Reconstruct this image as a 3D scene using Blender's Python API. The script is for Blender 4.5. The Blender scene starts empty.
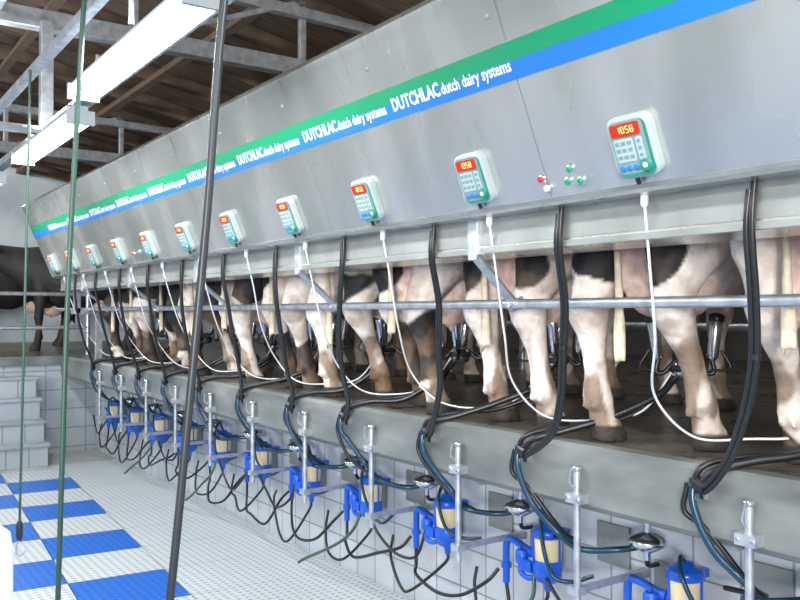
import bpy, math, random
import numpy as np
from mathutils import Vector, Matrix, noise
random.seed(7)
scene = bpy.context.scene
scene.view_settings.view_transform = 'Standard'
scene.view_settings.exposure = 0.45

# ------------------------------------------------------------------ materials
MATS = {}
def mat(name, col, rough=0.5, metal=0.0, emit=None, estr=0.0, trans=0.0, coat=0.0, alpha=None):
    m = bpy.data.materials.new(name); m.use_nodes = True
    b = m.node_tree.nodes['Principled BSDF']
    b.inputs['Base Color'].default_value = (*col, 1)
    b.inputs['Roughness'].default_value = rough
    b.inputs['Metallic'].default_value = metal
    if trans: b.inputs['Transmission Weight'].default_value = trans
    if coat: b.inputs['Coat Weight'].default_value = coat
    if emit:
        b.inputs['Emission Color'].default_value = (*emit, 1)
        b.inputs['Emission Strength'].default_value = estr
    MATS[name] = m
    return m
def nd(m, typ, **kw):
    n = m.node_tree.nodes.new(typ)
    for k, v in kw.items(): setattr(n, k, v)
    return n
def lk(m, a, b): m.node_tree.links.new(a, b)
def bsdf(m): return m.node_tree.nodes['Principled BSDF']
def noise_col(m, c1, c2, scale=(1,1,1), nscale=5, detail=4, lo=.35, hi=.65, bump=0, rough=None):
    tc = nd(m, 'ShaderNodeTexCoord'); mp = nd(m, 'ShaderNodeMapping')
    mp.inputs['Scale'].default_value = scale
    lk(m, tc.outputs['Object'], mp.inputs['Vector'])
    nz = nd(m, 'ShaderNodeTexNoise'); nz.inputs['Scale'].default_value = nscale; nz.inputs['Detail'].default_value = detail
    lk(m, mp.outputs[0], nz.inputs['Vector'])
    cr = nd(m, 'ShaderNodeValToRGB')
    cr.color_ramp.elements[0].position = lo; cr.color_ramp.elements[0].color = (*c1, 1)
    cr.color_ramp.elements[1].position = hi; cr.color_ramp.elements[1].color = (*c2, 1)
    lk(m, nz.outputs['Fac'], cr.inputs['Fac'])
    lk(m, cr.outputs['Color'], bsdf(m).inputs['Base Color'])
    if bump:
        bp = nd(m, 'ShaderNodeBump'); bp.inputs['Strength'].default_value = bump; bp.inputs['Distance'].default_value = .01
        lk(m, nz.outputs['Fac'], bp.inputs['Height']); lk(m, bp.outputs[0], bsdf(m).inputs['Normal'])
    if rough:
        mr = nd(m, 'ShaderNodeMapRange'); mr.inputs['To Min'].default_value = rough[0]; mr.inputs['To Max'].default_value = rough[1]
        lk(m, nz.outputs['Fac'], mr.inputs['Value']); lk(m, mr.outputs[0], bsdf(m).inputs['Roughness'])
    return cr

m = mat('stainless', (.6,.62,.62), .36, .8); noise_col(m, (.48,.505,.47), (.72,.73,.69), (.6,1.0,.3), 2.8, 2, .3, .7, 0.06, (.20,.34))
m = mat('stainless_dull', (.5,.52,.52), .45, .6); noise_col(m, (.27,.29,.275), (.38,.40,.385), (1,1,1), 6, 5, .3, .7, 0, (.35,.55))
mat('seam', (.25,.27,.28), .5, .4)
m = mat('galv', (.5,.53,.56), .4, .7); noise_col(m, (.42,.46,.5), (.62,.65,.68), (1,1,1), 18, 3, .35, .65)
mat('chrome', (.78,.8,.82), .18, 1.0)
mat('green_band', (.0,.28,.12), .45)
mat('blue_band', (.01,.17,.55), .45)
mat('white_text', (.9,.93,.95), .5)
mat('ctl_body', (.36,.42,.42), .35)
mat('ctl_face', (.19,.30,.30), .4)
mat('ctl_pad', (.42,.51,.52), .4)
mat('ctl_green', (.02,.24,.17), .35)
mat('ctl_blue', (.03,.2,.5), .35)
mat('disp', (.25,.01,.0), .3, emit=(1,.05,.0), estr=.35)
mat('led', (1,.3,.1), .4, emit=(1,.22,.08), estr=3)
mat('btn_red', (.6,.03,.02), .3)
mat('btn_grn', (.02,.3,.12), .3)
m = mat('kerb_concrete', (.4,.41,.38), .6); noise_col(m, (.11,.125,.12), (.24,.26,.25), (1,.5,1.5), 5, 10, .3, .7, .25, (.25,.55))
m = mat('concrete', (.4,.41,.38), .7); noise_col(m, (.34,.36,.34), (.52,.54,.50), (1,.5,1.5), 5, 8, .3, .7, .25, (.35,.75))
m = mat('step_grey', (.5,.5,.5), .6); noise_col(m, (.30,.33,.35), (.44,.47,.49), (1,1,1), 4, 6, .3, .7)
m = mat('wetfloor', (.2,.19,.16), .4); noise_col(m, (.055,.048,.038), (.17,.145,.115), (1,1,1), 7, 8, .3, .7, .5, (.12,.5))
mat('rubber', (.013,.014,.016), .33)
mat('hose_blue', (.008,.045,.085), .2)
mat('hose_green', (.04,.10,.07), .35)
mat('hose_grey', (.035,.04,.045), .35)
mat('tube_white', (.72,.75,.76), .35)
mat('blue_plastic', (.005,.10,.62), .28, coat=.3)
mat('amber', (.82,.68,.40), .2, coat=.5)
mat('white_plastic', (.85,.87,.87), .4)
m = mat('wood', (.12,.07,.04), .75); noise_col(m, (.14,.10,.07), (.33,.24,.17), (1,8,1), 3, 5, .3, .7, .2)
m = mat('wood_beam', (.12,.08,.05), .75); noise_col(m, (.10,.07,.05), (.24,.17,.12), (1,8,1), 4, 5, .3, .7)
m = mat('plaster', (.55,.62,.68), .8); noise_col(m, (.50,.58,.64), (.68,.75,.80), (1,1,1), 2, 5)
mat('darkwall', (.09,.085,.08), .8)
mat('lampglow', (1,1,1), .5, emit=(.95,.98,1.0), estr=9)
mat('lampbody', (.55,.6,.65), .4)
mat('lightblue', (.12,.33,.6), .4)

def tile_mat(name, axes, c1, c2, grout, size=.2, ms=.004):
    m = mat(name, c1, .22)
    tc = nd(m, 'ShaderNodeTexCoord'); sp = nd(m, 'ShaderNodeSeparateXYZ'); cb = nd(m, 'ShaderNodeCombineXYZ')
    lk(m, tc.outputs['Object'], sp.inputs[0])
    lk(m, sp.outputs[axes[0]], cb.inputs[0]); lk(m, sp.outputs[axes[1]], cb.inputs[1])
    br = nd(m, 'ShaderNodeTexBrick'); br.offset = 0
    br.inputs['Scale'].default_value = 1; br.inputs['Brick Width'].default_value = size; br.inputs['Row Height'].default_value = size
    br.inputs['Mortar Size'].default_value = ms
    br.inputs['Color1'].default_value = (*c1, 1); br.inputs['Color2'].default_value = (*c2, 1); br.inputs['Mortar'].default_value = (*grout, 1)
    lk(m, cb.outputs[0], br.inputs['Vector']); lk(m, br.outputs['Color'], bsdf(m).inputs['Base Color'])
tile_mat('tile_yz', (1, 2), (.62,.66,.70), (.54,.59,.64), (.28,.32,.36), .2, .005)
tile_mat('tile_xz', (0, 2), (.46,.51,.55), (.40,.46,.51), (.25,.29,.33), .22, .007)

def mat_mat(name, c, hole):
    m = mat(name, c, .35)
    tc = nd(m, 'ShaderNodeTexCoord')
    vm = nd(m, 'ShaderNodeVectorMath', operation='SCALE'); vm.inputs['Scale'].default_value = 1/.047
    lk(m, tc.outputs['Object'], vm.inputs[0])
    fr = nd(m, 'ShaderNodeVectorMath', operation='FRACTION'); lk(m, vm.outputs[0], fr.inputs[0])
    sb = nd(m, 'ShaderNodeVectorMath', operation='SUBTRACT'); sb.inputs[1].default_value = (.5,.5,.5); lk(m, fr.outputs[0], sb.inputs[0])
    ml = nd(m, 'ShaderNodeVectorMath', operation='MULTIPLY'); ml.inputs[1].default_value = (1,1,0); lk(m, sb.outputs[0], ml.inputs[0])
    ln = nd(m, 'ShaderNodeVectorMath', operation='LENGTH'); lk(m, ml.outputs[0], ln.inputs[0])
    lt = nd(m, 'ShaderNodeMath', operation='LESS_THAN'); lt.inputs[1].default_value = .27; lk(m, ln.outputs['Value'], lt.inputs[0])
    mx = nd(m, 'ShaderNodeMix', data_type='RGBA')
    mx.inputs[6].default_value = (*c, 1); mx.inputs[7].default_value = (*hole, 1)
    lk(m, lt.outputs[0], mx.inputs[0]); lk(m, mx.outputs[2], bsdf(m).inputs['Base Color'])
mat_mat('mat_white', (.56,.61,.62), (.30,.34,.36))
mat_mat('mat_blue', (.01,.14,.58), (.01,.07,.32))

m = mat('cowskin', (.7,.6,.5), .65)
at = nd(m, 'ShaderNodeAttribute'); at.attribute_name = 'Col'
tc = nd(m, 'ShaderNodeTexCoord'); nz = nd(m, 'ShaderNodeTexNoise'); nz.inputs['Scale'].default_value = 22; nz.inputs['Detail'].default_value = 6
lk(m, tc.outputs['Object'], nz.inputs['Vector'])
mr = nd(m, 'ShaderNodeMapRange'); mr.inputs['From Min'].default_value = .25; mr.inputs['From Max'].default_value = .75; mr.inputs['To Min'].default_value = .72; mr.inputs['To Max'].default_value = 1.15
lk(m, nz.outputs['Fac'], mr.inputs['Value'])
vm = nd(m, 'ShaderNodeVectorMath', operation='SCALE'); lk(m, at.outputs['Color'], vm.inputs[0]); lk(m, mr.outputs[0], vm.inputs['Scale'])
lk(m, vm.outputs[0], bsdf(m).inputs['Base Color'])
nz2 = nd(m, 'ShaderNodeTexNoise'); nz2.inputs['Scale'].default_value = 60; nz2.inputs['Detail'].default_value = 5; lk(m, tc.outputs['Object'], nz2.inputs['Vector'])
bp = nd(m, 'ShaderNodeBump'); bp.inputs['Strength'].default_value = .5; bp.inputs['Distance'].default_value = .008
lk(m, nz2.outputs['Fac'], bp.inputs['Height']); lk(m, bp.outputs[0], bsdf(m).inputs['Normal'])

# ------------------------------------------------------------------ builder
def catmull(pts, n=8):
    P = [Vector(p) for p in pts]
    if len(P) < 3: return P
    P = [2*P[0]-P[1]] + P + [2*P[-1]-P[-2]]
    out = []
    for i in range(1, len(P)-2):
        p0, p1, p2, p3 = P[i-1], P[i], P[i+1], P[i+2]
        for k in range(n):
            t = k/n
            out.append(.5*((2*p1)+(p2-p0)*t+(2*p0-5*p1+4*p2-p3)*t*t+(3*p1-p0-3*p2+p3)*t**3))
    out.append(P[-2]); return out

class B:
    def __init__(s): s.v=[]; s.f=[]; s.fm=[]; s.fs=[]; s.m=[]; s.M=Matrix.Identity(4)
    def add(s, vs, fs, mt, smooth=False):
        if mt not in s.m: s.m.append(mt)
        k = s.m.index(mt); o = len(s.v)
        s.v += [s.M @ Vector(v) for v in vs]
        for f in fs: s.f.append([i+o for i in f]); s.fm.append(k); s.fs.append(smooth)
    def box(s, c, d, mt, R=None):
        c = Vector(c); vs = []
        for x in (-.5,.5):
            for y in (-.5,.5):
                for z in (-.5,.5):
                    p = Vector((x*d[0], y*d[1], z*d[2]))
                    if R: p = R @ p
                    vs.append(c+p)
        s.add(vs, [(0,1,3,2),(4,6,7,5),(0,4,5,1),(2,3,7,6),(0,2,6,4),(1,5,7,3)], mt)
    def bar(s, p0, p1, w, h, mt):
        p0 = Vector(p0); p1 = Vector(p1); d = p1-p0
        R = d.to_track_quat('X', 'Z').to_matrix()
        s.box((p0+p1)/2, (d.length, w, h), mt, R)
    def tube(s, pts, r, mt, seg=10, n=8, smooth=True):
        P = catmull(pts, n) if n > 1 else [Vector(p) for p in pts]
        N = len(P)
        rr = r if isinstance(r, (list, tuple)) else None
        t = (P[1]-P[0]).normalized()
        up = Vector((0,0,1)) if abs(t.z) < .9 else Vector((1,0,0))
        a = t.cross(up).normalized(); vs = []; fs = []
        for i in range(N):
            tn = (P[min(i+1,N-1)]-P[max(i-1,0)]).normalized()
            a = (a - tn*a.dot(tn)).normalized(); b = tn.cross(a)
            if rr:
                q = i/(N-1)*(len(rr)-1); j = min(int(q), len(rr)-2); ri = rr[j]+(rr[j+1]-rr[j])*(q-j)
            else: ri = r
            for k in range(seg):
                w = 2*math.pi*k/seg
                vs.append(P[i]+(a*math.cos(w)+b*math.sin(w))*ri)
        for i in range(N-1):
            for k in range(seg):
                k2 = (k+1)%seg
                fs.append((i*seg+k, i*seg+k2, (i+1)*seg+k2, (i+1)*seg+k))
        s.add(vs, fs, mt, smooth)
        s.add([vs[k] for k in range(seg)], [tuple(range(seg))[::-1]], mt)
        s.add([vs[(N-1)*seg+k] for k in range(seg)], [tuple(range(seg))], mt)
    def cyl(s, p0, p1, r, mt, seg=16): s.tube([p0, p1], r, mt, seg, 1)
    def lathe(s, prof, o, mt, seg=20, axis=(0,0,1)):
        o = Vector(o); R = Vector(axis).to_track_quat('Z', 'Y').to_matrix(); vs = []; fs = []
        for r, z in prof:
            for k in range(seg):
                w = 2*math.pi*k/seg
                vs.append(o + R @ Vector((r*math.cos(w), r*math.sin(w), z)))
        for i in range(len(prof)-1):
            for k in range(seg):
                k2 = (k+1)%seg
                fs.append((i*seg+k, i*seg+k2, (i+1)*seg+k2, (i+1)*seg+k))
        s.add(vs, fs, mt, True)
        n = len(prof)
        s.add(vs[:seg], [tuple(range(seg))[::-1]], mt); s.add(vs[(n-1)*seg:], [tuple(range(seg))], mt)
    def rings(s, R, mt, seg=20):
        vs = []; fs = []
        for c, a, b in R:
            for k in range(seg):
                w = 2*math.pi*k/seg
                vs.append(Vector(c)+Vector(a)*math.cos(w)+Vector(b)*math.sin(w))
        n = len(R)
        for i in range(n-1):
            for k in range(seg):
                k2 = (k+1)%seg
                fs.append((i*seg+k, i*seg+k2, (i+1)*seg+k2, (i+1)*seg+k))
        fs.append(tuple(range(seg))[::-1]); fs.append(tuple((n-1)*seg+k for k in range(seg)))
        s.add(vs, fs, mt, True)
    def prism(s, prof, y0, y1, mt):
        n = len(prof); vs = [(x, y0, z) for x, z in prof]+[(x, y1, z) for x, z in prof]
        fs = [(i, (i+1)%n, (i+1)%n+n, i+n) for i in range(n)]
        fs += [tuple(range(n))[::-1], tuple(range(n, 2*n))]
        s.add(vs, fs, mt)
    def rrect(s, w, h, r, z0, z1, mt, c=(0,0), bev=0.0, seg=6):
        pts = []
        for (cx, cy, a0) in ((w/2-r, h/2-r, 0), (-w/2+r, h/2-r, 90), (-w/2+r, -h/2+r, 180), (w/2-r, -h/2+r, 270)):
            for k in range(seg+1):
                a = math.radians(a0+90*k/seg); pts.append((cx+r*math.cos(a), cy+r*math.sin(a)))
        n = len(pts); L = [(z0, 1), (z1-bev, 1)]
        if bev: L.append((z1, 1-2*bev/min(w, h)))
        vs = []; fs = []
        for z, sc in L:
            vs += [(c[0]+x*sc, c[1]+y*sc, z) for x, y in pts]
        for i in range(len(L)-1):
            for k in range(n):
                k2 = (k+1)%n; fs.append((i*n+k, i*n+k2, (i+1)*n+k2, (i+1)*n+k))
        fs.append(tuple(range(n))[::-1]); fs.append(tuple((len(L)-1)*n+k for k in range(n)))
        s.add(vs, fs, mt)
    def mesh(s, name):
        me = bpy.data.meshes.new(name)
        me.from_pydata([tuple(v) for v in s.v], [], s.f)
        for x in s.m: me.materials.append(MATS[x])
        me.polygons.foreach_set('material_index', s.fm); me.polygons.foreach_set('use_smooth', s.fs)
        me.update()
        return me
    def obj(s, name, origin=(0,0,0), bevel=0, parent=None):
        o = Vector(origin); s.v = [v-o for v in s.v]
        return put(s.mesh(name), name, o, bevel, parent)
def put(me, name, loc, bevel=0, parent=None):
    ob = bpy.data.objects.new(name, me); scene.collection.objects.link(ob); ob.location = loc
    if bevel:
        bm = ob.modifiers.new('bevel', 'BEVEL'); bm.width = bevel; bm.segments = 2; bm.limit_method = 'ANGLE'; bm.angle_limit = math.radians(50)
    if parent: ob.parent = parent
    return ob

FL = -1.6; PL = -.5; YN0 = -1.2; YE = 8.9
def YS(n): return 1.574+.7*n

# ------------------------------------------------------------------ shell
b = B(); b.box((-.1, 3.6, FL-.05), (5.8, 13.2, .1), 'concrete'); b.obj('floor')
b = B(); a = math.radians(4.4); T = .56
R = Matrix.Rotation(-a, 4, 'Z')
anchor = Vector((1.80, 5.12, FL))
def mp(i, j): return anchor + R @ Vector((i*T, j*T, 0))
for i in range(-7, 2):
    for j in range(-13, 10):
        p = mp(i+.5, j+.5)
        if p.x < -2.6 or p.y > 9.2 or p.y < -2.5 or p.x > 2.4: continue
        mt = 'mat_blue' if i < 0 and (i+j) % 2 == 0 else 'mat_white'
        b.box(p+Vector((0,0,.012)), (T-.006, T-.006, .024), mt, R.to_3x3())
b.obj('floor_mat', (0, 0, FL))
b = B(); b.box((2.41, 3.4, FL+.006), (.66, 11.8, .012), 'mat_white'); b.obj('floor_drain_strip', (2.41,3.8,FL))

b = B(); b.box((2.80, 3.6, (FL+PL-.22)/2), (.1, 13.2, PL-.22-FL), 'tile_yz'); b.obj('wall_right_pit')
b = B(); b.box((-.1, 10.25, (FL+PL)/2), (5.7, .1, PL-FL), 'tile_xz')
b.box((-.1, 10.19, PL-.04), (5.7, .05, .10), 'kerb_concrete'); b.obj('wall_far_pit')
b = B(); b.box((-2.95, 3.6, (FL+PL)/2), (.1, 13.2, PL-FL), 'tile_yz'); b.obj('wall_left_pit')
b = B()
for k in range(4):
    h = .22*(k+1); yb = 10.16-.20*(4-k)
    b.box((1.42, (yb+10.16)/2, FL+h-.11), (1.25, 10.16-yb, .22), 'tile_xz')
    b.box((1.42, yb+.08, FL+h+.004), (1.29, .20, .03), 'step_grey')
b.obj('pit_steps', (1.42, 9.8, FL))
b = B()
b.box((5.3, 6.3, PL-.11), (5.7, 18.6, .22), 'wetfloor')
b.box((-2.0, 13.0, PL-.11), (8.9, 5.4, .22), 'wetfloor')
b.box((-4.7, 3.6, PL-.11), (3.4, 13.4, .22), 'wetfloor')
b.obj('floor_cow_platform')
b = B(); b.prism([(2.38,-.73),(2.36,-.71),(2.36,-.51),(2.38,-.493),(2.45,-.493),(2.455,-.50),(2.455,-.73)], -2.8, 10.2, 'kerb_concrete'); b.obj('platform_kerb', (2.4,3.6,-.6), .004)
b = B(); b.box((8.2, 6.3, 1.2), (.1, 18.6, 3.4), 'darkwall'); b.obj('wall_right')
b = B(); b.box((1, 15.65, 1.6), (14.4, .1, 4.2), 'plaster')
b.box((4.2, 15.58, .9), (1.6, .06, .9), 'lightblue'); b.obj('wall_far')
b = B(); b.box((-6.4, 6.3, -.1), (.1, 18.6, .8), 'plaster'); b.obj('wall_left')
b = B(); b.box((5.2, -2.9, .1), (5.9, .1, 1.2), 'plaster'); b.box((-.1,-2.95,(FL+PL)/2),(5.7,.1,PL-FL),'tile_xz'); b.obj('wall_near')
def roofz(x): return 3.0 - .2*(x-1)
b = B()
th = math.atan(.2)
Rr = Matrix.Rotation(th, 3, 'Y')
b.box((.9, 6.3, roofz(.9)+.02), (15.3, 18.9, .04), 'wood', Rr); b.obj('ceiling')
b = B()
y = -2.6
while y < 15.6:
    b.box((.9, y, roofz(.9)-.09), (15.1, .07, .16), 'wood_beam', Rr); y += .95
for x in np.arange(-5.5, 8, 1.2):
    b.box((x, 6.3, roofz(x)-.2), (.08, 18.6, .07), 'wood_beam', Rr)
b.obj('roof_rafters', (.9, 6.3, 2.8))

def truss(y, z0, z1, nm):
    b = B()
    b.bar((-6.2, y, z0), (8.1, y, z0), .10, .12, 'galv')
    b.bar((-6.2, y, z1+.1), (6.0, y, z1-.15), .08, .08, 'galv')
    for i, x in enumerate(np.arange(-6, 6, 1.3)):
        b.bar((x, y+.02, z0), (x, y+.02, z1), .05, .05, 'galv')
        b.bar((x, y-.02, z0), (x+1.3, y-.02, z1), .035, .035, 'galv')
    for x in (-6.1, 7.9): b.bar((x, y, PL), (x, y, 2.0), .12, .12, 'galv')
    b.obj(nm, (1, y, z0), .004)
truss(5.75, 1.88, 2.4, 'steel_roof_truss'); truss(10.4, 1.88, 2.4, 'steel_roof_truss'); truss(1.0, 1.88, 2.4, 'steel_roof_truss')
b = B()
b.bar((1.22, -2.0, 1.16), (1.22, 10.5, 1.16), .07, .05, 'galv')
b.bar((.88, -2.0, 1.18), (.88, 10.5, 1.18), .04, .04, 'galv')
for y in (1.0, 5.7, 10.35):
    b.bar((1.22, y, 1.16), (1.22, y, 1.86), .075, .075, 'galv')
    b.bar((.80, y, 1.16), (1.28, y, 1.16), .05, .05, 'galv')
for y in (3.4, 8.0): b.cyl((1.05, y, 1.16), (1.05, y, 2.9), .012, 'galv', 8)
b.obj('lamp_carrier_frame', (1.1, 4, 1.16), .003)
lampb = B()
lampb.box((0,0,.052), (.075, 1.5, .045), 'lampbody')
for s in (-1,1):
    lampb.cyl((s*.046,-.73,.0),(s*.046,.73,.0),.019,'lampglow',12)
    lampb.box((0, s*.745, .012), (.145, .022, .075), 'lampbody')
lampb.rrect(.15, 1.45, .01, .022, .030, 'lampbody')
lampb.cyl((0,-.5,.07),(0,-.5,.13),.012,'galv',8); lampb.cyl((0,.5,.07),(0,.5,.13),.012,'galv',8)
lme = lampb.mesh('fluorescent_lamp')
def lamp(x, y, z, p=16):
    o = put(lme, 'fluorescent_lamp', (x, y, z))
    for (dz, pw, rx) in ((-.022, p, 0), (.135, p*.35, math.pi)):
        l = bpy.data.lights.new('tube_light', 'AREA'); l.shape = 'RECTANGLE'; l.size = .135 if rx == 0 else .05; l.size_y = 1.44; l.energy = pw; l.color = (.96,.98,1)
        lo = bpy.data.objects.new('tube_light', l); scene.collection.objects.link(lo); lo.parent = o; lo.location = (0,0,dz); lo.rotation_euler = (rx,0,0)
lamp(1.05, 3.38, 1.03, 28); lamp(1.17, 5.4, 1.03, 28); lamp(1.17, 7.9, 1.03, 28)
lamp(1.05, .6, 1.03, 28); lamp(1.05, -1.3, 1.03, 28)  # added out of view, beside and behind the camera, for general light
for y in (0, 2.6, 5.6, 8.4): lamp(-1.6, y, 1.5, 28)  # unseen row, added as fill light from the left
for y in (1.5, 5.0, 9.0): lamp(4.6, y, 1.9, 8)
lamp(1.5, 13, 1.9, 26)  # unseen lamp added to brighten the far wall
b = B()
for y in (0, 2.6, 5.6, 8.4):
    for s in (-.5,.5): b.cyl((-1.6, y+s, 1.63), (-1.6, y+s, roofz(-1.6)-.01), .008, 'galv', 6)
for y in (1.5, 5, 9):
    for s in (-.5,.5): b.cyl((4.6, y+s, 2.03), (4.6, y+s, roofz(4.6)-.01), .008, 'galv', 6)
for s in (-.5,.5): b.cyl((1.5, 13+s, 2.03), (1.5, 13+s, roofz(1.5)-.01), .008, 'galv', 6)
b.obj('lamp_suspension_wires', (1,4,2))
sl = bpy.data.lights.new('flash_fill_sun', 'SUN'); sl.energy = 2.1; sl.angle = math.radians(12); sl.color = (1,.98,.95)  # added low soft sun, stands in for a camera flash on the cows
so = bpy.data.objects.new('flash_fill_sun', sl); scene.collection.objects.link(so)
so.rotation_euler = Vector((.72,.68,-.06)).to_track_quat('-Z','Y').to_euler()

# ------------------------------------------------------------------ cabinet
SL = .42; nn = math.hypot(1, SL)
V = Vector((-SL/nn, 0, 1/nn)); N = Vector((-1/nn, 0, -SL/nn)); U = Vector((0,-1,0))
def panelpt(y, z, off=0):
    return Vector((1.97-SL*(z-.36), y, z)) + N*off
def panelM(y, z, off=0):
    M = Matrix.Identity(4)
    for i, c in enumerate((U, V, N)):
        for k in range(3): M[k][i] = c[k]
    M.translation = panelpt(y, z, off); return M
cab = B()
cab.prism([(2.06,.22),(2.06,.35),(1.985,.352),(1.97,.362),(1.687,1.036),(1.70,1.06),(1.76,1.075),(2.3,1.02),(2.3,.22)], YN0, YE, 'stainless')
def pbox(B_, y0, y1, z0, z1, t, mt):
    c = panelpt((y0+y1)/2, (z0+z1)/2, t/2)
    Rm = panelM(0,.5).to_3x3()
    B_.box(c, (abs(y1-y0), (z1-z0)*nn, t), mt, Rm)
for k in range(-4, 11):
    ys = YS(k)-.34+.02
    if YN0 < ys < YE-.05:
        if k % 2: pbox(cab, ys, ys+.003, .37, 1.03, .0012, 'seam')
        cab.lathe([(.008,0),(.008,.004),(.004,.006)], panelpt(ys+.05, .93, 0), 'galv', 8, N)
pbox(cab, YN0, YE, .362, .374, .004, 'stainless_dull')
pbox(cab, YN0, YE, .735, .789, .0022, 'blue_band'); pbox(cab, YN0, YE, .7895, .843, .0022, 'green_band')
cab.box((2.057, (YN0+YE)/2, .232), (.01, YE-YN0, .02), 'stainless_dull')
cab.box((2.063, (YN0+YE)/2, .30), (.012, YE-YN0, .10), 'stainless_dull')
cabinet = cab.obj('milking_parlour_cabinet', (2.0, 4, .6))
b = B()
for y in (YE-.05, YN0+.1):
    b.bar((2.2, y, .22), (2.2, y, .0), .06, .06, 'galv')
    b.bar((2.42, y+.02, -.0), (2.42, y+.02, PL+.008), .06, .06, 'galv'); b.bar((2.15,y,.02),(2.47,y,.02),.06,.06,'galv')
b.obj('cabinet_support_post', (2.3, 4, 0))
def text_mesh(txt, w, h, x0, z, bold):
    cu = bpy.data.curves.new('t', 'FONT'); cu.body = txt; cu.size = 1; cu.offset = bold; cu.resolution_u = 2
    ob = bpy.data.objects.new('t', cu); scene.collection.objects.link(ob)
    bpy.context.view_layer.update()
    me = bpy.data.meshes.new_from_object(ob.evaluated_get(bpy.context.evaluated_depsgraph_get()))
    vs = [v.co.copy() for v in me.vertices]; fs = [tuple(p.vertices) for p in me.polygons]
    mnx = min(v.x for v in vs); mxx = max(v.x for v in vs); mxy = max(v.y for v in vs)
    vs = [Vector((x0+(v.x-mnx)/(mxx-mnx)*w, v.y/mxy*h, z)) for v in vs]
    bpy.data.objects.remove(ob); bpy.data.meshes.remove(me)
    return vs, fs
t1 = text_mesh('DUTCHLAC', .29, .048, 0, 0, .03); t2 = text_mesh('dutch dairy systems', .355, .039, .298, 0, .02)
for k in range(0, 9):
    yy = 2.617+.7*k
    if yy > YE: break
    b = B(); b.M = panelM(yy, .762, .0030)
    for vs, fs in (t1, t2): b.add(vs, fs, 'white_text')
    ob = b.obj('lettering', (2.0, 4, .6)); ob.parent = cabinet; ob.location = (0,0,0)
for (yy, zz, mt) in ((1.97,.435,'btn_red'),(1.955,.405,'white_plastic'),(1.84,.45,'btn_grn'),(1.86,.415,'btn_grn'),(1.81,.41,'btn_grn'),
                     (1.97+4.2,.435,'btn_red'),(1.84+4.2,.44,'btn_grn')):
    b = B(); p = panelpt(yy, zz)
    b.lathe([(.015,0),(.015,.006),(.011,.008)], p, 'chrome', 16, N); b.lathe([(.010,.006),(.010,.016),(.007,.018)], p, mt, 16, N)
    b.obj('push_button', p)
b = B()
W, Hh = .15, .18
b.rrect(W, Hh, .03, 0, .03, 'ctl_body', bev=.008)
b.rrect(W-.022, Hh-.020, .022, .029, .0312, 'ctl_green', (.003,-.003))
b.rrect(W-.032, Hh-.028, .02, .030, .0325, 'ctl_face', (-.002,.002))
b.M = Matrix.Translation((0,0,-.004))
b.rrect(.100, .036, .006, .036, .040, 'disp', (-.004, .054))
segs = {'0':'abcdef','5':'afgcd','1':'bc','8':'abcdefg','7':'abc'}
def digit(ch, cx, cy, w=.009, h=.018, t=.0024):
    S = {'a':(0,h/2,w,t),'g':(0,0,w,t),'d':(0,-h/2,w,t),'f':(-w/2,h/4,t,h/2),'b':(w/2,h/4,t,h/2),'e':(-w/2,-h/4,t,h/2),'c':(w/2,-h/4,t,h/2)}
    for k in segs[ch]:
        x, y, ww, hh = S[k]; b.box((cx+x, cy+y, .0405), (ww, hh, .001), 'led')
for i, ch in enumerate('1058'): digit(ch, -.026+.016*i, .054)
b.rrect(.066, .066, .006, .036, .0385, 'ctl_pad', (-.020, -.005))
for i in range(3):
    for j in range(3): b.box((-.041+.021*i, .016-.020*j, .0392), (.014, .011, .0025), 'ctl_face')
b.rrect(.022, .066, .006, .036, .0385, 'ctl_pad', (.034, -.005))
for j in range(3): b.box((.034, .016-.020*j, .0392), (.012, .010, .0025), 'ctl_face')
for x in (-.042, -.018, .006): b.lathe([(.010,0),(.010,.003),(.006,.004)], (x, -.056, .036), 'ctl_blue', 12)
b.lathe([(.020,0),(.020,.004),(.016,.006)], (.038, -.054, .036), 'ctl_green', 18)
b.lathe([(.008,0),(.008,.008),(.006,.009)], (.038, -.054, .036), 'white_plastic', 12)
b.M = Matrix.Identity(4)
b.cyl((-.02,-Hh/2+.005,.014),(-.02,-Hh/2-.02,.012),.007,'rubber',8)
cme = b.mesh('milking_control_unit')
for n in range(-2, 11):
    if not (YN0+.1 < YS(n) < YE-.1): continue
    o = put(cme, 'milking_control_unit', (0,0,0)); o.matrix_world = panelM(YS(n), .478, 0)

b = B()
b.cyl((2.3, YN0, .036), (2.3, 10.1, .036), .019, 'galv', 14)
b.obj('rump_rail', (2.3, 4, .036))
for k in range(-2, 5):
    y = 2.45+1.4*k
    if y < YN0+.1 or y > YE: continue
    b = B()
    b.box((2.052, y, .285), (.014, .065, .13), 'galv')
    b.bar((2.046, y, .34), (2.046, y, .20), .05, .010, 'galv')
    b.bar((2.05, y, .22), (2.285, y+.05, .05), .045, .012, 'galv')
    b.tube([(2.31, y+.02, .06), (2.325, y+.05, .036), (2.3, y+.06, .012),(2.27, y+.05, .03)], .009, 'galv', 8, 4)
    b.lathe([(.024,-.03),(.024,.03)], (2.3, y+.05, .036), 'galv', 14, (0,1,0))
    b.obj('rail_bracket', (2.2, y, .15))

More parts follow.
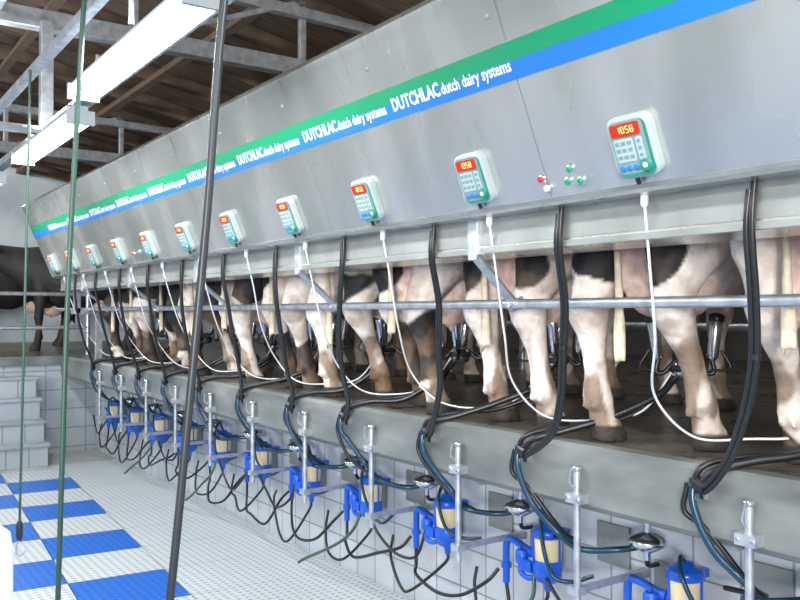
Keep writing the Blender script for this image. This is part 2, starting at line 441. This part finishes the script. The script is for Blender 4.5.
# ------------------------------------------------------------------ cows
TAILS = []
def cow_base(v):
    b = B()
    X = Vector((1,0,0)); Y = Vector((0,1,0)); Z = Vector((0,0,1))
    def yz(L): b.rings([((x, y, z), Y*ry, Z*rz) for x, y, z, ry, rz in L], 'cowskin', 24)
    def xy(L, k=1): b.rings([((x, y, z), X*rx*k, Y*ry*k) for x, y, z, rx, ry in L], 'cowskin', 20)
    yz([(.015,0,1.20,.06,.08),(.04,0,1.19,.12,.13),(.12,0,1.14,.24,.22),(.3,0,1.08,.29,.30),(.55,0,1.02,.31,.38),(.85,0,.97,.34,.42),(1.15,0,.98,.33,.41),
        (1.38,0,1.04,.27,.36),(1.55,0,1.08,.19,.30),(1.72,0,1.16,.13,.23),(1.9,0,1.24,.10,.17),(2.02,0,1.29,.09,.13)])
    yz([(1.96,0,1.31,.08,.10),(2.02,0,1.31,.11,.13),(2.12,0,1.27,.11,.13),(2.24,0,1.18,.085,.10),(2.36,0,1.09,.07,.08),(2.43,0,1.04,.065,.065),(2.46,0,1.02,.05,.05)])
    for s in (-1, 1):
        b.rings([((2.0, s*.09, 1.36), X*.03, Z*.03), ((1.98, s*.16, 1.36), X*.02, Z*.05), ((1.96, s*.23, 1.33), X*.015, Z*.04), ((1.95, s*.27, 1.31), X*.01, Z*.012)], 'cowskin', 10)
        dx = v['dx'][0 if s < 0 else 1]; dy = v['dy']
        h = s*(.17+dy)
        xy([(.165+dx,h,.0,.080,.066),(.16+dx,h,.035,.076,.064),(.14+dx,h,.08,.060,.056),(.122+dx,h,.12,.050,.049),(.105+dx,h,.165,.060,.056),(.098+dx,h,.20,.056,.052),
            (.088+dx*.9,h*.98,.26,.045,.043),(.072+dx*.8,h*.96,.34,.048,.045),(.052+dx*.6,h*.93,.41,.062,.055),(.030+dx*.5,h*.92,.47,.084,.068),(.026+dx*.4,h*.92,.52,.092,.070),
            (.055+dx*.3,h*.93,.57,.090,.070),(.090+dx*.2,h*.95,.63,.118,.090),(.14,h*.98,.69,.165,.118),(.19,s*.17,.77,.21,.138),(.24,s*.17,.90,.24,.145),
            (.25,s*.16,1.04,.24,.14),(.22,s*.15,1.15,.19,.11),(.2,s*.13,1.24,.12,.08)])
        b.rings([((-.045+dx*.4,h*.92,.53),X*.02,Y*.024),((-.03+dx*.3,h*.93,.62),X*.018,Y*.018),((.01,h*.96,.72),X*.03,Y*.03)], 'cowskin', 10)
        for q in (-.024,.024): b.rings([((.058+dx,h+q,.125),X*.010,Y*.010),((.054+dx,h+q,.14),X*.013,Y*.012),((.064+dx,h+q,.165),X*.012,Y*.011)], 'cowskin', 8)
        f = s*.16
        xy([(1.45,f,.0,.065,.058),(1.44,f,.04,.06,.056),(1.42,f,.08,.048,.048),(1.405,f,.13,.038,.038),(1.395,f,.17,.046,.044),(1.395,f,.25,.034,.033),(1.395,f,.36,.036,.036),
            (1.40,f,.43,.052,.048),(1.395,f,.49,.050,.046),(1.385,f,.58,.052,.048),(1.37,f,.70,.075,.065),(1.35,f,.82,.12,.09),(1.33,f,.95,.17,.10),(1.33,f*.9,1.1,.16,.09),(1.36,f*.7,1.24,.1,.05)], 1.12)
    u = []
    uz = v.get('uz', .70)
    for k in range(11):
        a = math.pi*k/10; u.append(((.42, 0, uz-.22*math.cos(a)), X*max(.02,.32*math.sin(a)**.8), Y*max(.02,.195*math.sin(a)**.8)))
    b.rings(u, 'cowskin', 24)
    for ty_ in (-.07,.07):
        u = []
        for k in range(9):
            a = math.pi*k/8; u.append(((.28, ty_, uz-.08-.17*math.cos(a)), X*max(.02,.17*math.sin(a)**.8), Y*max(.02,.09*math.sin(a)**.8)))
        b.rings(u, 'cowskin', 16)
    for tx in (.28,.52):
        for ty in (-.085,.085): b.rings([((tx,ty,uz-.12),X*.035,Y*.035),((tx,ty,uz-.24),X*.020,Y*.020),((tx,ty,uz-.28),X*.014,Y*.014)], 'cowskin', 8)
    ty = v['tail']; tl = v.get('tl',.45)
    P = catmull([(.06,0,1.30),(-.0,0,1.27),(-.035,ty*.3,1.1),(-.038,ty*.7,.85),(-.030,ty,.66),(-.020,ty*1.05,tl)], 5)
    TAILS.append(np.array([tuple(p) for p in P]))
    rr = np.interp(np.linspace(0,1,len(P)), [0,.15,.5,.75,.88,1], [.028,.023,.016,.015,.018,.008])
    b.tube([tuple(p) for p in P], list(rr), 'cowskin', 10, 1)
    for q in range(5):
        an = q*1.26
        b.tube([(-.030,ty,.62),(-.025+.012*math.cos(an),ty+.016*math.sin(an),tl+.06),(-.02+.016*math.cos(an),ty+.022*math.sin(an),tl-.05-.03*(q%3))],[.010,.011,.006],'cowskin',6,4)
    me = b.mesh('cow_raw')
    ob = bpy.data.objects.new('cow_raw', me); scene.collection.objects.link(ob)
    r = ob.modifiers.new('r', 'REMESH'); r.mode = 'VOXEL'; r.voxel_size = .0125; r.use_smooth_shade = True
    s_ = ob.modifiers.new('s', 'SMOOTH'); s_.factor = .5; s_.iterations = 3
    bpy.context.view_layer.update()
    out = bpy.data.meshes.new_from_object(ob.evaluated_get(bpy.context.evaluated_depsgraph_get()))
    bpy.data.objects.remove(ob)
    if not out.materials: out.materials.append(MATS['cowskin'])
    return out
variants = [cow_base(dict(dx=(0,.05), dy=.01, tail=.05, tl=.42)), cow_base(dict(dx=(.11,-.02), dy=.02, tail=-.02, uz=.73, tl=.38)), cow_base(dict(dx=(-.02,.15), dy=-.005, tail=.02, uz=.68, tl=.45))]
def sstep(a, b_, x): t = np.clip((x-a)/(b_-a), 0, 1); return t*t*(3-2*t)
def cow(vi, loc, rz=0, seed=0, dark=0.0, sc=1.0):
    me = variants[vi].copy(); me.name = 'cow'
    n = len(me.vertices); co = np.empty(n*3); me.vertices.foreach_get('co', co); co = co.reshape(-1,3)
    off = Vector((seed*3.7, seed*1.9, seed*2.3))
    nz_ = np.array([noise.noise(Vector((c[0]*1.5, c[1]*2.2, c[2]*2.0))+off) for c in co])
    n2 = np.array([noise.fractal(Vector(c)*7+off, 1.0, 2.0, 3) for c in co])
    n3 = np.array([noise.noise(Vector((c[0]*11, c[1]*11, c[2]*5))+off) for c in co])
    x, y, z = co.T
    legw = sstep(.72, .50, z)
    blk = sstep(-.01, .02, nz_ + dark - legw*(.30 if dark < .5 else 0) + n2*.03)
    white = np.array([.95,.86,.77]); pink = np.array([.92,.64,.55]); black = np.array([.014,.014,.016]); dirt = np.array([.20,.125,.07]); tailc = np.array([.82,.70,.50])
    C = np.tile(white, (n,1))
    thigh = sstep(.16, .06, np.abs(y))*sstep(.6,.8,z)*(x < .7)
    pk = np.clip(thigh*.7 + .2*sstep(.0,.3,n2+.1), 0, 1)[:,None]
    C = C*(1-pk)+pink*pk
    ud = (((x-.40)/.38)**2+(y/.22)**2+((z-.66)/.30)**2 < 1) & (z < .9) & (np.abs(y) < .16) & (x > .08)
    C[ud] = C[ud]*.2+pink*.8
    blk = np.where(ud, blk*.15, blk)
    C = C*(1-blk[:,None])+black*blk[:,None]
    d = np.clip(sstep(.50, .12, z)*(.22+1.4*sstep(-.1,.25,n3)) + sstep(.0,.35,n2)*.45*sstep(1.1,.4,z), 0, .88)[:,None]
    if dark > .5: d = d*.25
    C = C*(1-d)+dirt*d
    T_ = TAILS[vi]; dist = np.full(n, 9.0)
    for p in T_[4:]: dist = np.minimum(dist, np.sqrt((x-p[0])**2+(y-p[1])**2+((z-p[2])*.5)**2))
    tl = (dist < .034) & (x < -.012)
    if dark < .5: C[tl] = C[tl]*.15+tailc*.85
    hf = z < .062
    C[hf] = (.045,.038,.032)
    at = me.attributes.new('Col', 'FLOAT_COLOR', 'POINT')
    at.data.foreach_set('color', np.hstack([C, np.ones((n,1))]).astype(np.float32).ravel())
    o = put(me, 'cow', loc); o.rotation_euler = (0,0,rz); o.scale = (sc,sc,sc)
    return o
seeds = [3.1, 1.3, 7.7, 4.4, 9.2, 2.6, 5.5, 8.3, 6.1, 11.4, 12.9, 14.2, 15.1, 17.3]
cowY = [2.085+.7*k for k in range(-3, 10)]
for i, y in enumerate(cowY):
    cow((i*2+1) % 3, (2.44+.025*math.sin(i*2.1), y, PL), math.radians(2*math.sin(i*1.7)), seeds[i], [.0,.08,.03,.0,.05,.08,.08,.10,.12,.12,.20,.2,.25][i], 1.0+.015*math.sin(i*3))
cow(0, (3.3, 13.6, PL), math.radians(180), 21.5, .9); cow(1, (.4, 14.4, PL), math.radians(8), 5.9, .9)
cow(2, (3.9, 11.9, PL), math.radians(170), 8.1, .9)

# ------------------------------------------------------------------ clusters
b = B()
b.lathe([(.02,-.05),(.045,-.04),(.055,-.01),(.05,.02),(.03,.04),(.01,.045)], (0,0,0), 'chrome', 20)
b.lathe([(.056,-.015),(.06,-.008),(.06,.004),(.054,.01)], (0,0,0), 'rubber', 20)
for sx in (-1,1):
    for sy in (-1,1):
        p0 = Vector((sx*.075, sy*.07, .03)); p1 = Vector((sx*.10, sy*.075, .20)); d = (p1-p0)
        b.lathe([(.014,0),(.022,.015),(.024,.12),(.027,.15),(.02,.165)], p0, 'chrome', 14, d)
        b.lathe([(.026,.15),(.030,.158),(.030,.178),(.018,.186)], p0, 'rubber', 14, d)
        b.tube([tuple(p0), (sx*.08, sy*.075, -.015), (sx*.06, sy*.055, -.02), (sx*.03, sy*.03, .02)], .010, 'rubber', 8, 5)
        b.tube([(sx*.10, sy*.07+.024*sy, .07), (sx*.12, sy*.12, .0), (sx*.06, sy*.07, -.01)], .006, 'rubber', 6, 5)
clm = b.mesh('milking_cluster')
for i, y in enumerate(cowY): put(clm, 'milking_cluster', (2.43+.39, y, PL+.285))

# ------------------------------------------------------------------ hoses per stall
for n in range(-2, 11):
    y0 = 1.29+.7*n
    if y0 < YN0+.1 or y0 > YE-.2: continue
    j = random.uniform(-.05,.05); hk = y0+.40+j+(.08 if n == 1 else 0); w = random.uniform(-.02,.03)
    b = B()
    for o, dz in ((0,0),(.017,.01)):
        b.tube([(2.045, y0+o, .37 if o==0 else .33), (2.045, y0+.01+o, .22), (2.08+w, y0+.04+o+j*.4, .04), (2.13+w, y0+.10+o+j, -.14), (2.2+w, y0+.18+o+j, -.31), (2.28, y0+.29+o+j, -.46), (2.325, hk+o*1.5, -.565), (2.318, hk+.04+o, -.55)], .0088, 'rubber', 10, 10)
    b.lathe([(.013,-.008),(.013,.008)], (2.12+w, y0+.095+j, -.12), 'rubber', 8, (0,-.2,1))
    b.tube([(2.325, hk+.03, -.565), (2.34, hk-.02, -.50), (2.42, hk-.10, -.465), (2.56, hk-.22, -.43+w), (2.72, hk-.33, -.32), (2.81, y0+.12, -.24)], .014, 'rubber', 10, 10)
    b.tube([(2.325, hk+.05, -.56), (2.34, hk+.02, -.49), (2.43, hk-.05, -.46), (2.60, hk-.17, -.44), (2.74, hk-.28, -.36), (2.82, y0+.14, -.235)], .010, 'rubber', 10, 10)
    b.lathe([(.024,-.02),(.024,.02)], (2.33, hk+.02, -.548), 'rubber', 12, (0,1,.3))
    b.box((2.352, hk+.02, -.56), (.016, .03, .07), 'chrome')
    b.obj('milk_hose', (2.3, y0+.2, -.2))
    b = B()
    by = 2.11+.7*(n-1)
    s1 = random.uniform(-.05,.04)
    b.tube([(2.33, hk+.05, -.53), (2.32, hk+.04, -.62), (2.33, hk-.02, -.70+s1), (2.36, hk-.13, -.80+s1), (2.44, by+.17, -.885+s1*.6), (2.53, by+.06, -.90), (2.62, by, -.885)], .0125, 'hose_blue', 10, 10)
    b.tube([(2.33, hk+.07, -.55), (2.325, hk+.08, -.64), (2.36, hk+.02, -.74-s1), (2.44, hk-.08, -.86), (2.55, hk-.06, -.92), (2.60, hk+.12, -.95)], .0095, 'rubber', 8, 10)
    b.obj('wash_hose', (2.4, hk, -.7))
    yw = 1.64+.7*n; q = random.uniform(-.04,.04)
    b = B()
    b.lathe([(.012,0),(.012,-.03),(.007,-.04)], (2.03, yw, .355), 'white_plastic', 12)
    b.tube([(2.03, yw, .33), (2.09, yw+.03, .15), (2.2, yw+.13+q, -.08), (2.36, yw+.26+q, -.28), (2.47, yw+.19+q, -.42), (2.58, yw+.02, -.455+abs(q)), (2.70, yw-.14, -.39), (2.80, yw-.22, -.22)], .0045, 'tube_white', 8, 10)
    b.obj('retractor_cord', (2.3, yw, 0))

# ------------------------------------------------------------------ meters
def meter_mesh(v):
    rs = random.Random(v*11+3); r = lambda s: rs.uniform(-s, s)
    b = B()
    b.lathe([(.060,.0),(.069,.004),(.069,.030),(.060,.042),(.034,.048),(.030,.062),(.012,.066)], (0,0,.062), 'blue_plastic', 24)
    b.lathe([(.046,-.045),(.058,-.032),(.062,.05),(.062,.066)], (0,0,.0), 'amber', 24)
    b.lathe([(.014,-.17),(.018,-.14),(.046,-.125),(.062,-.105),(.064,-.045),(.056,-.028)], (0,0,0), 'blue_plastic', 24)
    for a in (.6,2.7,4.8): b.bar((.065*math.cos(a), .065*math.sin(a), -.05), (.065*math.cos(a), .065*math.sin(a), .07), .007, .007, 'blue_plastic')
    b.tube([(0,.04,-.03),(0,.12,-.02),(0,.20,.0),(0,.25,.0),(0,.265,-.03),(0,.265,-.20)], .0165, 'blue_plastic', 12, 6)
    b.lathe([(.024,-.012),(.024,.012)], (0,.265,-.12), 'blue_plastic', 14); b.lathe([(.024,-.014),(.024,.014)], (0,.09,-.026), 'blue_plastic', 14, (0,1,0))
    b.tube([(-.03,.02,-.10),(-.04,.07,-.125),(-.04,.12,-.115),(-.035,.13,-.08),(-.03,.13,-.05)], .013, 'blue_plastic', 10, 6)
    b.lathe([(.026,-.03),(.030,-.02),(.030,.02),(.022,.03)], (-.03,.13,-.045), 'blue_plastic', 14)
    b.bar((-.05,.11,-.0),(-.06,.17,.03),.018,.014,'blue_plastic'); b.box((-.04,.085,-.075),(.02,.06,.05),'blue_plastic')
    b.box((.07,.0,.07),(.09,.04,.03),'blue_plastic'); b.box((.07,.265,.0),(.09,.03,.03),'galv')
    b.box((.118,.13,-.02),(.006,.20,.16),'stainless_dull')
    b.tube([(0,.265,-.20),(-.01,.26+r(.03),-.28),(-.05,.16+r(.04),-.36+r(.06)),(-.09,.0+r(.05),-.39+r(.07)),(-.08,-.20,-.33+r(.08)),(-.03,-.33,-.22),(.02,-.36,-.16)], .0090, 'rubber', 8, 8)
    b.tube([(0,0,-.16),(-.01,.01,-.22),(-.06+r(.03),.14+r(.05),-.34+r(.09)),(-.09,.30+r(.05),-.38+r(.08)),(-.05,.43,-.29+r(.05)),(-.02,.45,-.17)], .0080, 'rubber', 8, 8)
    if v % 2: b.tube([(-.03,.05,-.09),(-.09,.05+r(.05),-.20),(-.12,.18+r(.08),-.34+r(.05)),(-.14,.40+r(.1),-.45),(-.15,.62+r(.1),-.50)], .009, 'hose_green', 8, 8)
    else: b.tube([(-.04,.13,-.08),(-.08,.16,-.18+r(.04)),(-.10,.30,-.25+r(.06)),(-.07,.50,-.22+r(.05)),(-.05,.66,-.10)], .008, 'rubber', 8, 8)
    b.tube([(0,0,.12),(-.04,-.01,.17+r(.03)),(-.09,-.06+r(.03),.10),(-.10,-.12,-.02+r(.04)),(-.05,-.18,-.08+r(.05)),(0,-.26,-.04)], .009, 'hose_blue', 8, 8)
    return b.mesh('milk_meter')
mm = [meter_mesh(k) for k in range(5)]
for n in range(-3, 11):
    y = 2.64+.7*(n-1)
    if y > 9.2: continue
    o = put(mm[n % 5], 'milk_meter', (2.62, y, -1.03))
b = B()
b.lathe([(.02,-.04),(.04,-.03),(.068,-.012),(.075,.0),(.075,.008),(.06,.02),(.03,.032),(.012,.036)], (0,0,0), 'chrome', 24)
b.cyl((0,0,.03),(0,0,.145),.013,'chrome',12); b.cyl((0,0,-.03),(0,0,-.07),.012,'chrome',12)
b.tube([(0,0,-.06),(.03,.02,-.10),(.10,.03,-.11)], .010, 'rubber', 8, 6)
b.box((0,.0,.133),(.06,.10,.012),'galv')
bm_ = b.mesh('milk_bowl_valve')
b = B()
b.cyl((0,0,0),(0,0,-.50),.0135,'galv',12); b.lathe([(.008,.0),(.02,.004),(.02,.016),(.008,.02)],(0,0,0),'chrome',12)
b.box((.0,0,-.10),(.05,.07,.035),'galv'); b.cyl((-.03,.025,-.10),(.035,.025,-.10),.006,'chrome',8); b.cyl((-.03,-.025,-.10),(.035,-.025,-.10),.006,'chrome',8)
b.box((0,0,-.44),(.045,.05,.03),'galv'); b.bar((0,0,-.44),(.395,0,-.44),.022,.022,'galv')
b.tube([(-.02,0,-.06),(-.05,-.01,-.03),(-.05,-.02,.02)],.005,'chrome',8,4)
pm = b.mesh('meter_support_post')
for n in range(-3, 11):
    by = 2.11+.7*(n-1)
    if by < 9.3: put(bm_, 'milk_bowl_valve', (2.62, by, -.87))
    py = 2.2+.7*(n-1)
    if py < 9.3: put(pm, 'meter_support_post', (2.335, py, -.585))
b = B()
b.cyl((2.70, -2.7, -.80), (2.70, 10.1, -.80), .03, 'stainless_dull', 16)
for y in np.arange(-2.4, 10, 1.4): b.box((2.725, y, -.80), (.045, .04, .09), 'galv')
b.obj('milk_line_pipe', (2.7, 4, -.8))
b = B()
for n in range(-3, 11):
    y = 2.38+.7*(n-1)
    if y < 10: b.box((2.742, y, -.96), (.014, .17, .17), 'stainless_dull')
b.obj('wall_fixing_plates', (2.74, 4, -.96), .003)

# ------------------------------------------------------------------ hanging hoses in the pit
b = B()
b.tube([(.93,1.86,1.84),(.875,1.87,1.35),(.80,1.88,.74),(.765,1.90,.2),(.72,1.93,-.4),(.68,1.95,-.9),(.66,1.96,-1.4),(.62,1.90,-1.553),(.40,1.75,-1.56),(.1,1.9,-1.56),(-.1,2.2,-1.56)], .0100, 'hose_grey', 12, 10)
b.bar((.93,1.0,1.90),(.93,5.7,1.90),.04,.04,'galv')
b.obj('wash_down_hose', (.8,1.9,0))
b = B()
b.tube([(.83,3.12,1.9),(.805,3.125,1.3),(.775,3.13,.7),(.745,3.13,0),(.72,3.13,-1.0),(.71,3.14,-1.45),(.66,3.2,-1.555),(.4,3.4,-1.56),(.1,3.3,-1.56)], .0095, 'hose_green', 12, 10)
b.bar((.80,3.12,1.92),(.95,3.12,1.92),.03,.03,'galv')
b.obj('garden_hose', (.75,3.13,0))
b = B()
b.cyl((.845,4.28,1.155),(.815,4.30,-1.0),.006,'hose_green',8)
b.lathe([(.010,0),(.016,-.02),(.016,-.07),(.010,-.09)], (.815,4.30,-.98), 'hose_grey', 12)
b.tube([(.815,4.30,-1.06),(.80,4.30,-1.11),(.815,4.29,-1.14),(.84,4.29,-1.12)], .005, 'galv', 8, 5)
b.obj('pull_cord', (.83,4.3,0))
b = B()
b.lathe([(.035,FL+.024),(.035,-.42),(.03,-.385),(.012,-.37)], (.262,1.62,0), 'white_plastic', 20)
b.lathe([(.08,FL+.024),(.08,FL+.04),(.035,FL+.06)], (.262,1.62,0), 'white_plastic', 20)
b.obj('white_plastic_post', (.262,1.62,-1))
b = B()
for z in (.22, -.17): b.cyl((-5.8, 10.35, z), (2.7, 10.35, z), .024, 'galv', 12)
for x in (-5.8,-3.9,-2,-.2,1.5,2.7): b.cyl((x,10.35,PL),(x,10.35,.26),.026,'galv',12)
b.obj('passage_railing', (0,10.35,0))
b = B()
for z in (.55, .05): b.cyl((3.2, 9.7, z), (8.0, 9.7, z), .024, 'galv', 12)
for x in (3.2,4.8,6.4,8.0): b.cyl((x,9.7,PL),(x,9.7,.6),.026,'galv',12)
b.obj('stall_end_railing', (5,9.7,0))
b = B()
b.cyl((5.25, -2.5, .35), (5.25, 9.6, .35), .03, 'galv', 12); b.cyl((5.25, -2.5, -.1), (5.25, 9.6, -.1), .03, 'galv', 12)
for y in np.arange(-2.4, 9.7, 2.0): b.cyl((5.25,y,PL),(5.25,y,.4),.03,'galv',12)
b.obj('head_rail', (5.25,4,0))

# ------------------------------------------------------------------ world, camera
w = bpy.data.worlds.new('World'); scene.world = w; w.use_nodes = True
w.node_tree.nodes['Background'].inputs[0].default_value = (.86,.88,.88,1)
w.node_tree.nodes['Background'].inputs[1].default_value = .7

for o in list(scene.objects):
    if o.parent is None: o.location.z += 1.6
cam = bpy.data.cameras.new('Camera'); cam.lens = 38.0; cam.sensor_width = 36; cam.clip_start = .02
co = bpy.data.objects.new('Camera', cam); scene.collection.objects.link(co)
co.location = (0,0,1.6)
th = math.radians(34.9); e = math.atan(13/845)
d = Vector((math.sin(th)*math.cos(e), math.cos(th)*math.cos(e), math.sin(e)))
co.rotation_euler = d.to_track_quat('-Z','Y').to_euler()
scene.camera = co
